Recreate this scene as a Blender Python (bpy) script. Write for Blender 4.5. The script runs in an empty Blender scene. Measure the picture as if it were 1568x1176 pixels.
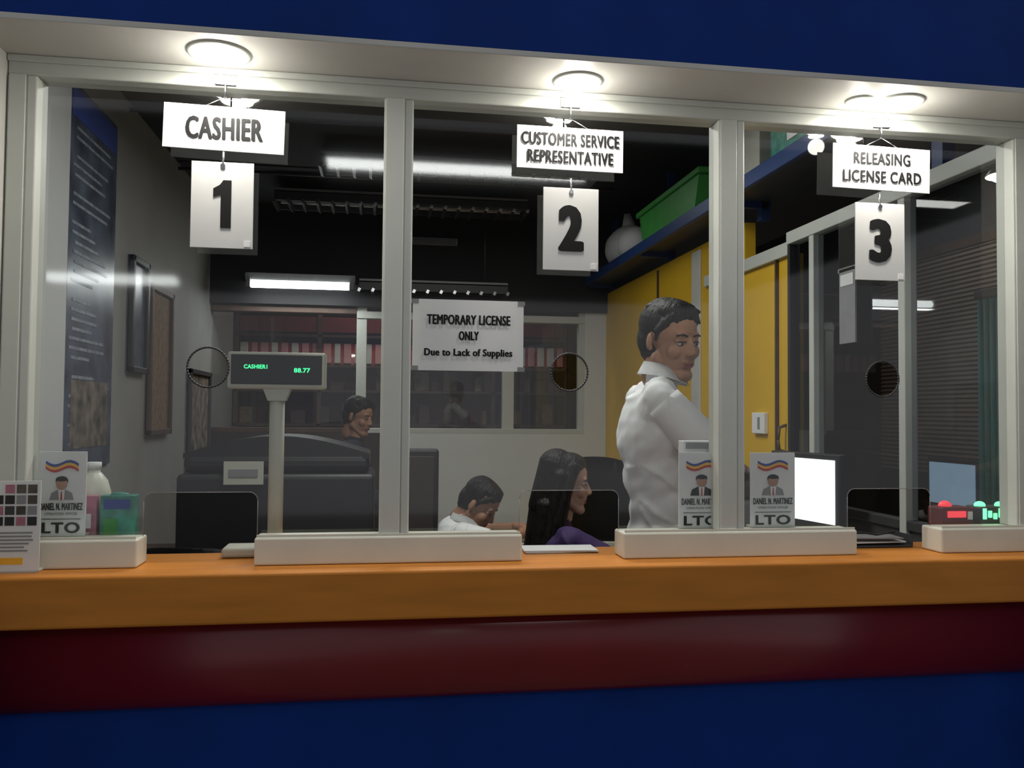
import bpy, bmesh, math, random
import numpy as np
from mathutils import Vector, Matrix, noise
random.seed(4)
sc = bpy.context.scene
COL = sc.collection
try:
    sc.view_settings.view_transform = 'Standard'
    sc.view_settings.look = 'None'
except Exception:
    pass

# ------------------------------------------------------------ materials
def pm(name, col, rough=0.5, metal=0.0, var=0.08, scale=12, emis=0, ecol=None, bump=0.0, bscale=60, spec=0.5, coat=0, stretch=None):
    m = bpy.data.materials.new(name); m.use_nodes = True
    nt = m.node_tree; b = nt.nodes['Principled BSDF']
    tc = nt.nodes.new('ShaderNodeTexCoord')
    mp = nt.nodes.new('ShaderNodeMapping')
    if stretch: mp.inputs['Scale'].default_value = stretch
    nt.links.new(tc.outputs['Object'], mp.inputs['Vector'])
    n = nt.nodes.new('ShaderNodeTexNoise'); n.inputs['Scale'].default_value = scale; n.inputs['Detail'].default_value = 5
    nt.links.new(mp.outputs[0], n.inputs['Vector'])
    r = nt.nodes.new('ShaderNodeValToRGB')
    r.color_ramp.elements[0].position = .3; r.color_ramp.elements[1].position = .7
    r.color_ramp.elements[0].color = [max(0, c*(1-var)) for c in col]+[1]
    r.color_ramp.elements[1].color = [min(1, c*(1+var)) for c in col]+[1]
    nt.links.new(n.outputs['Fac'], r.inputs['Fac']); nt.links.new(r.outputs[0], b.inputs['Base Color'])
    b.inputs['Roughness'].default_value = rough; b.inputs['Metallic'].default_value = metal
    b.inputs['Specular IOR Level'].default_value = spec
    if coat: b.inputs['Coat Weight'].default_value = coat; b.inputs['Coat Roughness'].default_value = .15
    if emis:
        b.inputs['Emission Color'].default_value = list(ecol or col)+[1]
        b.inputs['Emission Strength'].default_value = emis
    if bump:
        n2 = nt.nodes.new('ShaderNodeTexNoise'); n2.inputs['Scale'].default_value = bscale; n2.inputs['Detail'].default_value = 4
        nt.links.new(mp.outputs[0], n2.inputs['Vector'])
        bp = nt.nodes.new('ShaderNodeBump'); bp.inputs['Strength'].default_value = bump; bp.inputs['Distance'].default_value = .01
        nt.links.new(n2.outputs['Fac'], bp.inputs['Height']); nt.links.new(bp.outputs[0], b.inputs['Normal'])
    return m

def glass_mat(name, base=.05, tint=(.93, .95, .95), rough=.02):
    m = bpy.data.materials.new(name); m.use_nodes = True
    nt = m.node_tree; nt.nodes.clear()
    o = nt.nodes.new('ShaderNodeOutputMaterial'); mx = nt.nodes.new('ShaderNodeMixShader')
    t = nt.nodes.new('ShaderNodeBsdfTransparent'); t.inputs[0].default_value = list(tint)+[1]
    g = nt.nodes.new('ShaderNodeBsdfGlossy'); g.inputs['Roughness'].default_value = rough
    lw = nt.nodes.new('ShaderNodeLayerWeight'); lw.inputs['Blend'].default_value = .5
    p = nt.nodes.new('ShaderNodeMath'); p.operation = 'POWER'; p.inputs[1].default_value = 4
    a = nt.nodes.new('ShaderNodeMath'); a.operation = 'MULTIPLY_ADD'; a.inputs[1].default_value = .85; a.inputs[2].default_value = base
    nt.links.new(lw.outputs['Facing'], p.inputs[0]); nt.links.new(p.outputs[0], a.inputs[0])
    nt.links.new(a.outputs[0], mx.inputs[0]); nt.links.new(t.outputs[0], mx.inputs[1]); nt.links.new(g.outputs[0], mx.inputs[2])
    nt.links.new(mx.outputs[0], o.inputs['Surface'])
    return m

M = dict(
 blue=pm('blue_paint', (.002,.031,.21), .6, var=.12, scale=6, bump=.05, spec=.15),
 maroon=pm('maroon_gloss', (.17,.010,.013), .28, var=.1, scale=5, coat=.15),
 orange=pm('orange_laminate', (.56,.205,.028), .45, var=.10, scale=5, stretch=(1,8,8), bump=.02, spec=.25),
 white=pm('white_paint', (.58,.57,.53), .5, var=.04, scale=5, bump=.03),
 alu=pm('white_aluminium', (.58,.60,.55), .33, var=.03, scale=8),
 alud=pm('aluminium_groove', (.34,.36,.34), .4),
 sill=pm('sill_acrylic', (.70,.70,.60), .35, var=.04),
 sign=pm('sign_plate', (.88,.88,.86), .4, var=.02),
 numpl=pm('number_plate', (.66,.66,.64), .4, var=.02),
 black=pm('black_print', (.01,.01,.01), .6, spec=.2),
 dark=pm('dark_plastic', (.014,.014,.016), .45),
 dgrey=pm('dark_grey', (.045,.045,.05), .5),
 grey=pm('grey_plastic', (.25,.25,.26), .5),
 metal=pm('steel', (.55,.55,.56), .25, 1.0),
 paper=pm('paper', (.76,.77,.76), .8, var=.03),
 beige=pm('beige_plastic', (.50,.50,.42), .45, var=.04),
 lamp=pm('lamp_glow', (1,.97,.9), .4, emis=22, ecol=(1,.96,.88)),
 tube=pm('tube_glow', (1,1,1), .4, emis=9, ecol=(.95,1,.98)),
 diffuser=pm('lamp_diffuser', (1,1,1), .4, emis=8, ecol=(.95,1,.98)),
 wallL=pm('interior_grey_wall', (.24,.24,.235), .7, var=.12, scale=2),
 wallB=pm('interior_white_wall', (.70,.72,.71), .7, var=.04, scale=2),
 pil=pm('pilaster_paint', (.45,.46,.46), .7, var=.06, scale=2),
 ceil=pm('dark_ceiling', (.009,.009,.011), .8, var=.3, scale=3),
 floor=pm('floor_tile', (.16,.15,.14), .4),
 yellow=pm('yellow_paint', (.70,.42,.010), .5, var=.05, scale=3),
 shelfblue=pm('shelf_blue', (.012,.04,.15), .45),
 green=pm('green_plastic', (.045,.30,.05), .5),
 teal=pm('teal_panel', (.006,.17,.16), .8, var=.1),
 brown=pm('brown_wood', (.07,.038,.024), .6, var=.3),
 darkbrown=pm('dark_brown_panel', (.035,.024,.02), .6, var=.3, scale=4),
 cork=pm('cork', (.16,.10,.05), .8, var=.35, scale=30),
 mott=pm('mottled_print', (.12,.10,.08), .6, var=.8, scale=14),
 poster=pm('poster_bluegrey', (.065,.08,.115), .3, var=.6, scale=7),
 ptext=pm('poster_text', (.20,.23,.27), .5, var=.4, scale=40),
 red=pm('red_plastic', (.50,.02,.02), .4),
 dred=pm('dark_red', (.14,.014,.014), .6),
 pink=pm('pink_box', (.42,.16,.22), .5, var=.3, scale=30),
 pinkp=pm('pink_paper', (.75,.35,.38), .6),
 gbox=pm('green_box', (.05,.25,.19), .45, var=.4, scale=30),
 bluep=pm('print_blue', (.03,.06,.28), .5),
 yelp=pm('print_yellow', (.85,.45,.03), .5),
 skinp=pm('print_skin', (.45,.25,.17), .5),
 screen=pm('screen_white', (1,1,1), .4, emis=1.1, ecol=(.95,1,1)),
 screenb=pm('screen_blue', (.4,.6,.9), .4, emis=.3, ecol=(.45,.65,.9)),
 vfd=pm('green_led', (.02,.9,.2), .4, emis=2, ecol=(.05,1,.3)),
 gled=pm('green_lamp', (.1,.9,.3), .4, emis=2.2, ecol=(.15,1,.35)),
 rled=pm('red_lamp', (.9,.1,.1), .4, emis=.7, ecol=(1,.05,.08)),
 blind=pm('blind_slat', (.19,.14,.11), .6),
 skin=pm('skin_tan', (.35,.185,.115), .6, var=.10, scale=20, bump=.05, spec=.3),
 skinf=pm('skin_fair', (.52,.31,.23), .6, var=.06, scale=20, spec=.3),
 lips=pm('lips', (.26,.10,.08), .5),
 hair=pm('black_hair', (.009,.007,.006), .5, var=.5, scale=60, bump=.6, bscale=110, stretch=(1,1,.2), spec=.25),
 eyew=pm('eye_white', (.36,.34,.32), .3),
 iris=pm('eye_iris', (.01,.006,.004), .2),
 shirtw=pm('white_shirt', (.80,.81,.81), .9, var=.03, scale=6, bump=.25, bscale=9, spec=.2),
 purple=pm('purple_blouse', (.028,.012,.075), .8, var=.15, bump=.4, bscale=9),
 navy=pm('navy_uniform', (.012,.016,.03), .8, bump=.4, bscale=9),
 trous=pm('dark_trousers', (.015,.016,.022), .85, bump=.4, bscale=9),
 shoe=pm('black_shoe', (.01,.01,.01), .35),
 glass=glass_mat('window_glass', .09, rough=.045),
 glass2=glass_mat('partition_glass', .06, (.78,.81,.81)),
 acr=glass_mat('clear_acrylic', .08),
)

# ------------------------------------------------------------ builder
class B:
    def __init__(s, name): s.bm=bmesh.new(); s.mats=[]; s.name=name
    def mi(s, m):
        m = M[m] if isinstance(m, str) else m
        if m not in s.mats: s.mats.append(m)
        return s.mats.index(m)
    def merge(s, bm, m, smooth=False):
        i = s.mi(m)
        for f in bm.faces: f.material_index=i; f.smooth=smooth
        me = bpy.data.meshes.new('t'); bm.to_mesh(me); bm.free()
        s.bm.from_mesh(me); bpy.data.meshes.remove(me)
    def box(s, lo, hi, m, bev=0.0, rot=None, piv=None, seg=2):
        bm = bmesh.new(); bmesh.ops.create_cube(bm, size=1)
        lo=Vector(lo); hi=Vector(hi); c=(lo+hi)/2; d=hi-lo
        for v in bm.verts: v.co = Vector((v.co.x*d.x, v.co.y*d.y, v.co.z*d.z))
        if bev: bmesh.ops.bevel(bm, geom=list(bm.edges), offset=bev, segments=seg, affect='EDGES', profile=.5)
        T = Matrix.Translation(c)
        if rot is not None:
            p = Vector(piv) if piv is not None else c
            T = Matrix.Translation(p) @ rot.to_4x4() @ Matrix.Translation(c-p)
        bm.transform(T); s.merge(bm, m, False)
    def cyl(s, p1, p2, r1, m, r2=None, seg=24, smooth=True):
        r2 = r1 if r2 is None else r2
        p1=Vector(p1); p2=Vector(p2); d=p2-p1
        bm=bmesh.new(); bmesh.ops.create_cone(bm, cap_ends=True, segments=seg, radius1=r1, radius2=r2, depth=d.length)
        q=d.to_track_quat('Z','Y').to_matrix().to_4x4()
        bm.transform(Matrix.Translation((p1+p2)/2)@q)
        i=s.mi(m)
        for f in bm.faces: f.material_index=i; f.smooth = smooth and len(f.verts)==4
        me=bpy.data.meshes.new('t'); bm.to_mesh(me); bm.free(); s.bm.from_mesh(me); bpy.data.meshes.remove(me)
    def ell(s, c, r, m, rot=None, seg=24):
        bm=bmesh.new(); bmesh.ops.create_uvsphere(bm, u_segments=seg, v_segments=seg//2, radius=1)
        T=Matrix.Translation(Vector(c)) @ (rot.to_4x4() if rot is not None else Matrix()) @ Matrix.Diagonal((r[0],r[1],r[2],1))
        bm.transform(T); s.merge(bm, m, True)
    def lathe(s, c, prof, m, seg=28):
        bm=bmesh.new(); rings=[]
        for r,z in prof:
            rings.append([bm.verts.new((c[0]+r*math.cos(2*math.pi*i/seg), c[1]+r*math.sin(2*math.pi*i/seg), c[2]+z)) for i in range(seg)])
        for a,b in zip(rings, rings[1:]):
            for i in range(seg): bm.faces.new((a[i],a[(i+1)%seg],b[(i+1)%seg],b[i]))
        s.merge(bm, m, True)
    def tube(s, pts, r, m, seg=8, closed=False):
        n=len(pts)
        for i in range(n if closed else n-1):
            s.cyl(pts[i], pts[(i+1)%n], r, m, seg=seg)
            s.ell(pts[i], (r,r,r), m, seg=8)
        if not closed: s.ell(pts[-1], (r,r,r), m, seg=8)
    def prism(s, pts, vec, m, smooth=False):
        bm=bmesh.new(); vs=[bm.verts.new(p) for p in pts]; f=bm.faces.new(vs)
        r=bmesh.ops.extrude_face_region(bm, geom=[f])
        for v in [g for g in r['geom'] if isinstance(g, bmesh.types.BMVert)]: v.co+=Vector(vec)
        bmesh.ops.recalc_face_normals(bm, faces=bm.faces); s.merge(bm, m, smooth)
    def text(s, txt, c, w, h, m, bold=0.0, emb=0.0):
        """text facing -y, centred at c, fitted to w x h; emb = stroke weight added in metres"""
        cu=bpy.data.curves.new('t','FONT'); cu.body=txt; cu.offset=bold; cu.resolution_u=3
        cu.space_character=1.0+bold*2+(0.08 if emb else 0)
        ob=bpy.data.objects.new('t',cu); COL.objects.link(ob)
        bpy.context.view_layer.update()
        dg=bpy.context.evaluated_depsgraph_get(); me=bpy.data.meshes.new_from_object(ob.evaluated_get(dg))
        bpy.data.objects.remove(ob)
        bm=bmesh.new(); bm.from_mesh(me); bpy.data.meshes.remove(me)
        if not bm.verts: return
        xs=[v.co.x for v in bm.verts]; ys=[v.co.y for v in bm.verts]
        x0,x1,y0,y1=min(xs),max(xs),min(ys),max(ys); w-=2*emb; h-=emb
        for v in bm.verts:
            v.co=Vector(((v.co.x-(x0+x1)/2)/(x1-x0)*w, 0, (v.co.y-(y0+y1)/2)/max(1e-6,(y1-y0))*h))
        offs=[(0,0)] if not emb else [(emb*math.cos(k*math.pi/4),emb*.5*math.sin(k*math.pi/4)) for k in range(8)]
        if emb: offs+= [(0,0)]
        for k,(dx,dz) in enumerate(offs):
            b2=bm.copy(); b2.transform(Matrix.Translation(Vector(c)+Vector((dx,-.00002*k,dz)))); s.merge(b2, m)
        bm.free()
    def flat(s, loops, m, y=0.0):
        """flat sheet with holes in xz plane at y"""
        cu=bpy.data.curves.new('t','CURVE'); cu.dimensions='2D'; cu.fill_mode='BOTH'
        for lp in loops:
            sp=cu.splines.new('POLY'); sp.points.add(len(lp)-1)
            for p,(x,z) in zip(sp.points, lp): p.co=(x,z,0,1)
            sp.use_cyclic_u=True
        ob=bpy.data.objects.new('t',cu); COL.objects.link(ob); bpy.context.view_layer.update()
        dg=bpy.context.evaluated_depsgraph_get(); me=bpy.data.meshes.new_from_object(ob.evaluated_get(dg)); bpy.data.objects.remove(ob)
        bm=bmesh.new(); bm.from_mesh(me); bpy.data.meshes.remove(me)
        for v in bm.verts: v.co=Vector((v.co.x,y,v.co.y))
        s.merge(bm, m)
    def done(s, parent=None):
        me=bpy.data.meshes.new(s.name); s.bm.to_mesh(me); s.bm.free()
        for m in s.mats: me.materials.append(m)
        ob=bpy.data.objects.new(s.name, me); COL.objects.link(ob)
        if parent: ob.parent=parent
        return ob
def RZ(a): return Matrix.Rotation(math.radians(a),3,'Z')
def RX(a): return Matrix.Rotation(math.radians(a),3,'X')
def RY(a): return Matrix.Rotation(math.radians(a),3,'Y')
def simple(name, lo, hi, m, bev=0):
    b=B(name); b.box(lo,hi,m,bev); return b.done()
def light(name, kind, loc, power, size=.1, size_y=None, color=(1,1,1), rot=None, parent=None):
    l=bpy.data.lights.new(name,kind); l.energy=power; l.color=color
    if kind=='AREA':
        l.shape='RECTANGLE' if size_y else 'DISK'; l.size=size
        if size_y: l.size_y=size_y
    else: l.shadow_soft_size=size
    o=bpy.data.objects.new(name,l); COL.objects.link(o); o.location=loc
    if rot: o.rotation_euler=rot
    if parent: o.parent=parent
    return o

# ------------------------------------------------------------ camera
cd=bpy.data.cameras.new('camera'); cam=bpy.data.objects.new('camera',cd); COL.objects.link(cam)
cd.sensor_width=36; cd.lens=29.85; cd.clip_start=.05
R=Matrix.Rotation(math.radians(-8.8),4,'Z')@Matrix.Rotation(math.radians(91.94),4,'X')@Matrix.Rotation(math.radians(.5),4,'Z')
cam.matrix_world=Matrix.Translation((0,-1.86,1.35))@R
sc.camera=cam

# ------------------------------------------------------------ shell: service side
simple('wall_front', (-3.2,-.20,2.078),(4.2,.06,3.3),'blue')
simple('wall_front_left', (-3.2,-.20,0),(-.775,.04,2.078),'blue')
simple('wall_front_right', (1.62,-.20,0),(4.2,.04,2.078),'blue')
simple('wall_front_lower', (-.775,-.06,0),(1.62,.04,.93),'blue')
simple('trim_1', (-.775,-.2005,2.066),(1.62,.04,2.078),'white',.0015)
simple('trim_2', (-.775,-.2005,1.032),(-.754,.04,2.066),'white',.0015)
simple('trim_3', (1.60,-.2005,1.032),(1.62,.04,2.066),'white',.0015)
# maroon bullnose
b=B('trim_4'); pts=[(-.775,-.055,.757)]
for i in range(13):
    a=-math.pi/2+math.pi*i/12
    pts.append((-.775,-.06-.035*math.cos(a)**.7 if math.cos(a)>0 else -.06,.845+.0875*math.sin(a)))
pts.append((-.775,-.055,.9325))
b.prism(pts,(2.395,0,0),'maroon',True); ob=b.done()
# counter
b=B('service_counter'); b.box((-.752,-.12,.93),(1.599,.14,1.03),'orange',.006,seg=3); b.done()

# window frame
b=B('window_frame')
F0,F1=-.03,.03
b.box((-.753,F0,2.026),(1.60,F1,2.0655),'alu',.003)
b.box((-.753,F0-.006,2.052),(1.60,F0,2.0655),'alu',.002)
for x0,x1 in ((-.753,-.697),(0.0,.063),(.757,.82),(1.508,1.60)):
    b.box((x0,F0,1.088),(x1,F1,2.026),'alu',.003)
    b.box((x0+.004,F0-.004,1.088),(x1-.020,F0,2.026),'alu',.0015)
    b.box((x1-.019,F0-.0005,1.088),(x1-.0165,F0+.001,2.026),'alud')
b.done()
for x0,x1 in ((-.753,-.481),(-.2527,.307),(.533,1.0884),(1.301,1.599)):
    b=B('window_sill'); b.box((x0,-.042,1.0305),(x1,.034,1.0875),'sill',.004); b.box((x0+.004,-.038,1.0875),(x1-.004,-.034,1.093),'sill'); b.done()

# panes
for n,(L,Rr,o0,o1,hx,hz) in enumerate(((-.697,0,-.481,-.2527,-.359,1.44),(.063,.757,.307,.533,.418,1.442),(.82,1.508,1.0884,1.301,1.18,1.438))):
    b=B('window_%d'%(n+1))
    zt=1.178; r=.018
    notch=[(o0,1.089),(o0,zt-r)]
    for i in range(1,7):
        a=math.pi-math.pi/2*i/6; notch.append((o0+r+r*math.cos(a),zt-r+r*math.sin(a)))
    for i in range(0,7):
        a=math.pi/2-math.pi/2*i/6; notch.append((o1-r+r*math.cos(a),zt-r+r*math.sin(a)))
    notch.append((o1,1.089))
    outer=[(L,2.026),(L,1.089)]+notch+[(Rr,1.089),(Rr,2.026)]
    R0=.042
    hole=[(hx+R0*math.cos(2*math.pi*i/40),hz+R0*math.sin(2*math.pi*i/40)) for i in range(40)]
    b.flat([outer,hole],'glass',0)
    b.tube([(x,0,z) for x,z in hole],.0022,'dgrey',6,True)
    b.tube([(x,0,z) for x,z in notch],.0008,'grey',6)
    b.done()

# downlights: bulb disc + downward lamp, small bare-bulb spill
for i,(x,y,r) in enumerate(((-.329,-.11,.054),(.411,-.095,.047),(1.159,-.103,.048),(1.066,-.098,.028))):  # last, small one is added in place of a flare beside the third
    e=bpy.data.objects.new('recessed_downlight',None); COL.objects.link(e)
    b=B('housing')
    prof=[(r*.90,-.003),(r*1.04,-.0055),(r*1.14,-.003),(r*1.17,0)]
    b.lathe((x,y,2.066),prof,'alu')
    b.ell((x,y,2.065),(r*.95,r*.95,.016),'lamp')
    b.done(e)
    k=(1,.87,.85,.3)[i]
    light('lamp','AREA',(x,y,2.047),1.75*k,r*1.3,color=(1,.95,.87),parent=e)
    light('bulb_spill','POINT',(x,y,2.020),.75*k,.02,color=(1,.95,.87),parent=e)

# ------------------------------------------------------------ hanging signs
def hang_sign(name,cx,z1,z0,w,lines,tilt):
    b=B(name); y=-.036
    R_=RY(tilt); c=(cx,y,(z0+z1)/2)
    b.box((cx-w/2,y-.0015,z0),(cx+w/2,y+.0015,z1),'sign',.0006,rot=R_,piv=c)
    n=len(lines); H=z1-z0
    for i,(t,tw) in enumerate(lines):
        zc=z1-H*(.5 if n==1 else (.29 if i==0 else .70))
        b.text(t,(cx,y-.003,zc),tw,.047 if n==1 else .028,'black',emb=.0020 if n==1 else .0012)
    for sx in (-.06,.06):
        b.cyl((cx+sx,y,z1-.01),(cx,y,z1+.02),.0008,'metal',seg=6)
    b.cyl((cx,y,z1+.018),(cx,y,2.045),.0022,'metal',seg=8)
    b.box((cx-.022,y-.004,2.028),(cx+.022,y+.004,2.05),'metal',.002)
    b.done()
hang_sign('cashier_sign',-.329,1.983,1.890,.244,[('CASHIER',.155)],1.2)
hang_sign('customer_service_sign',.409,1.983,1.888,.241,[('CUSTOMER SERVICE',.222),('REPRESENTATIVE',.195)],.3)
hang_sign('releasing_license_sign',1.158,1.984,1.880,.247,[('RELEASING',.145),('LICENSE CARD',.20)],1.0)
for t,cx,z1,z0 in (('1',-.3305,1.866,1.686),('2',.411,1.848,1.665),('3',1.1525,1.849,1.667)):
    b=B('number_plate'); y=-.036
    b.box((cx-.0625,y-.0015,z0),(cx+.0625,y+.0015,z1),'numpl',.0006)
    zc=(z0+z1)/2+.002
    if t=='1':
        b.prism([(cx+.018,y-.0022,zc-.050),(cx+.018,y-.0022,zc+.050),(cx+.002,y-.0022,zc+.050),(cx-.005,y-.0022,zc+.040),(cx-.018,y-.0022,zc+.032),(cx-.018,y-.0022,zc+.014),(cx-.003,y-.0022,zc+.019),(cx-.003,y-.0022,zc-.050)],(0,-.0008,0),'black')
    else:
        b.text(t,(cx,y-.003,zc),.058,.103,'black',bold=.02,emb=.0055)
    b.cyl((cx,y,z1-.012),(cx,y,z1+.022),.0022,'metal',seg=8)
    b.cyl((cx,y-.004,z1-.008),(cx,y+.002,z1-.008),.005,'metal',seg=12)
    b.box((cx+.045,y-.003,z0+.004),(cx+.058,y-.0015,z0+.016),'sign')
    b.done()
# notice
b=B('temporary_license_notice')
b.box((.067,-.0045,1.441),(.312,-.003,1.597),'paper')
for t,w,h,z in (('TEMPORARY LICENSE',.185,.022,1.553),('ONLY',.045,.020,1.518),('Due to Lack of Supplies',.195,.021,1.479)):
    b.text(t,(.19,-.0062,z),w,h,'black',emb=.0011)
for x in (.072,.307):
    for z in (1.446,1.592): b.box((x-.008,-.0052,z-.005),(x+.008,-.0044,z+.005),'grey')
b.done()

# ------------------------------------------------------------ candidate-style cards
def card(name,x0,x1,z0,z1,y,tie):
    b=B(name); w=x1-x0; h=z1-z0; cx=(x0+x1)/2
    b.box((x0-.002,y,z0),(x1+.002,y+.004,z1),'paper',.0006)
    b.box((x0-.003,y-.004,z0-.0),(x1+.003,y+.02,z0+.004),'acr')
    b.box((x0-.002,y+.004,z0),(x1+.002,y+.024,z0+.004),'sill')
    Y=y-.0012
    def P(u,v): return (x0+u*w,Y,z0+v*h)
    for k,(m,o) in enumerate((('bluep',0),('yelp',-.035),('red',-.065))):
        up=[P(.15+.7*i/8,.89+o-.035*math.sin(i/8*6.28)-.03*(i/8)) for i in range(9)]
        dn=[P(.15+.7*i/8,.86+o-.035*math.sin(i/8*6.28)-.03*(i/8)) for i in range(9)][::-1]
        b.prism(up+dn,(0,.001,0),m)
    b.ell(P(.5,.655),(w*.135,.0008,h*.055),'black')
    b.ell((cx,Y-.0008,z0+.62*h),(w*.12,.0008,h*.075),'skinp')
    b.ell((cx,Y-.0012,z0+.675*h),(w*.125,.0008,h*.03),'black')
    b.prism([P(.24,.43),P(.28,.51),P(.42,.55),P(.58,.55),P(.72,.51),P(.76,.43)],(0,.001,0),'black' if tie else 'grey')
    b.prism([P(.45,.43),P(.43,.55),P(.57,.55),P(.55,.43)],(0,-.0008,0),'paper')
    b.prism([P(.48,.43),P(.49,.53),P(.51,.53),P(.52,.43)],(0,-.0012,0),'red')
    b.text('DANIEL N. MARTINEZ',P(.5,.35),w*.92,h*.085,'black',emb=.0005)
    b.text('OPERATIONS OFFICER',P(.5,.265),w*.7,h*.03,'dgrey')
    b.box((x0+.08*w,Y,z0+.2*h),(x1-.08*w,Y+.001,z0+.206*h),'black')
    b.text('LTO',P(.5,.10),w*.82,h*.13,'black',emb=.0014)
    b.done()
card('name_card_stand',.682,.786,1.0885,1.262,.014,True)
card('name_card_stand',.856,.962,1.0885,1.262,.014,False)
card('name_card_stand',-.690,-.600,1.0885,1.262,.014,False)
b=B('card_box'); b.box((.70,.040,1.0885),(.775,.075,1.288),'paper',.002); b.box((.706,.0385,1.27),(.769,.04,1.284),'grey'); b.done()

# brochure
b=B('brochure_display'); x0,x1,z0,z1,y=-.748,-.657,1.0305,1.208,-.062
b.box((x0,y,z0),(x1,y+.002,z1),'paper',.0004)
b.box((x0,y-.018,z0),(x1,y+.03,z0+.003),'acr')
b.box((x0,y+.002,z0),(x1,y+.03,z0+.004),'sill')
random.seed(9)
for r in range(4):
    for c in range(4):
        px=x0+.006+c*.0205; pz=z1-.024-r*.021
        if r==0 and c==0: continue
        b.box((px,y-.001,pz),(px+.017,y,pz+.017),random.choice(['grey','dgrey','dark','skinp','mott','mott','dark','pink']))
for r in range(6): b.box((x0+.01,y-.001,z0+.075-r*.007),(x1-.01-random.random()*.02,y,z0+.078-r*.007),'grey')
b.box((x0+.006,y-.001,z0+.015),(x1-.03,y,z0+.028),'yelp')
b.done()

# sanitizer bottle
b=B('sanitizer_bottle'); c=(-.612,.105,1.031)
b.lathe(c,[(0,0),(.034,0),(.037,.006),(.037,.11),(.035,.14),(.028,.165),(.016,.180),(.013,.183),(.013,.192),(0,.192)],'sill')
b.cyl((c[0],c[1],c[2]+.19),(c[0],c[1],c[2]+.204),.015,'paper')
b.tube([(c[0]+.036,c[1],c[2]+.13),(c[0]+.05,c[1],c[2]+.11),(c[0]+.05,c[1],c[2]+.07),(c[0]+.036,c[1],c[2]+.055)],.005,'sill')
b.done()
b=B('pink_box'); b.box((-.645,.045,1.031),(-.587,.066,1.168),'pink',.002); b.box((-.635,.0435,1.10),(-.597,.045,1.13),'paper'); b.done()
b=B('tissue_box'); b.box((-.580,.045,1.031),(-.512,.082,1.168),'gbox',.002); b.box((-.572,.0435,1.14),(-.52,.045,1.16),'bluep'); b.box((-.572,.0435,1.07),(-.545,.045,1.12),'green'); b.ell((-.546,.063,1.168),(.02,.010,.006),'gbox'); b.done()

# pole display
b=B('customer_pole_display'); cx=-.228; y=.10
b.box((-.335,.055,1.031),(-.185,.135,1.052),'beige',.006,seg=3)
b.cyl((cx,y,1.05),(cx,y,1.385),.0165,'beige'); b.cyl((cx,y,1.05),(cx,y,1.062),.026,'beige',.018)
b.prism([(cx-.03,y-.018,1.40),(cx+.03,y-.018,1.40),(cx+.019,y-.018,1.372),(cx-.019,y-.018,1.372)],(0,.036,0),'beige')
b.box((cx-.106,y-.022,1.398),(cx+.106,y+.025,1.480),'beige',.006,seg=3)
b.box((cx-.098,y-.024,1.408),(cx+.098,y-.02,1.474),'dark',.002)
b.text('CASHIER1',(cx-.045,y-.0255,1.447),.05,.009,'vfd',bold=.02); b.text('88.77',(cx+.055,y-.0255,1.440),.035,.010,'vfd',bold=.02)
b.done()
b=B('paper_stack')
for i in range(5): b.box((.33,.05,1.031+i*.0012),(.50,.13,1.032+i*.0012),'paper',rot=RZ(random.uniform(-4,4)))
b.done()
b=B('document_tray'); b.box((1.10,.05,1.031),(1.29,.135,1.035),'dgrey',.001)
for x in (1.10,1.287): b.box((x,.05,1.035),(x+.003,.135,1.06),'dgrey')
b.box((1.105,.06,1.040),(1.28,.13,1.043),'paper',rot=RZ(3)); b.box((1.11,.06,1.05),(1.27,.125,1.053),'grey',rot=RZ(-5))
b.tube([(1.12,.055,1.058),(1.16,.07,1.066),(1.2,.06,1.06),(1.26,.08,1.064)],.002,'dark')
b.done()
b=B('red_indicator_box'); b.box((1.377,.06,1.031),(1.462,.12,1.125),'dred',.005); b.box((1.39,.057,1.10),(1.44,.061,1.116),'rled',.001); b.ell((1.405,.09,1.127),(.016,.014,.012),'rled')
b.box((1.445,.057,1.095),(1.457,.061,1.115),'paper'); b.done()
b=B('green_indicator_box'); b.box((1.482,.06,1.031),(1.575,.12,1.125),'dgrey',.005)
for i in range(6):
    b.box((1.487+i*.0145,.0575,1.095+.004*(i%2)),(1.497+i*.0145,.061,1.122-.006*(i%3)),'gled',.001)
b.ell((1.50,.088,1.127),(.014,.012,.010),'gled'); b.ell((1.555,.088,1.127),(.012,.01,.009),'gled'); b.done()

# ------------------------------------------------------------ interior shell
simple('floor', (-3.2,-9.5,-.05),(4.2,7,0),'floor')
simple('ceiling', (-1.3,.06,2.75),(3.2,7,2.8),'ceil')
simple('wall_left', (-1.25,.04,0),(-1.15,7,2.75),'wallL')
simple('wall_right', (3.1,.04,0),(3.2,7,2.75),'dgrey')
simple('wall_back', (.04,4.14,0),(3.1,4.24,1.20),'wallB')
simple('wall_back_left', (-1.15,4.14,0),(.04,4.24,1.20),'darkbrown')
simple('wall_back_upper', (-1.15,4.10,2.08),(3.1,4.24,2.75),'ceil')
simple('wall_back_right', (1.46,4.14,1.20),(3.1,4.24,2.08),'wallB')
simple('wall_rear', (-1.15,6.4,0),(3.1,6.5,2.75),'brown')
b=B('window_4')
for x0,x1 in ((-.17,-.10),(.865,.945),(1.42,1.46)): b.box((x0,4.15,1.20),(x1,4.22,2.08),'alu',.003)
b.box((-.10,4.14,1.20),(1.46,4.23,1.235),'alu',.003); b.box((-.17,4.14,2.0),(1.46,4.23,2.05),'alu',.003)
b.box((-1.15,4.14,1.20),(-.10,4.23,1.235),'brown',.003); b.box((-1.15,4.14,2.03),(-.17,4.23,2.07),'brown',.003)
b.flat([[(-1.14,2.0),(-1.14,1.235),(1.42,1.235),(1.42,2.0)]],'glass2',4.185)
b.done()
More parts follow.
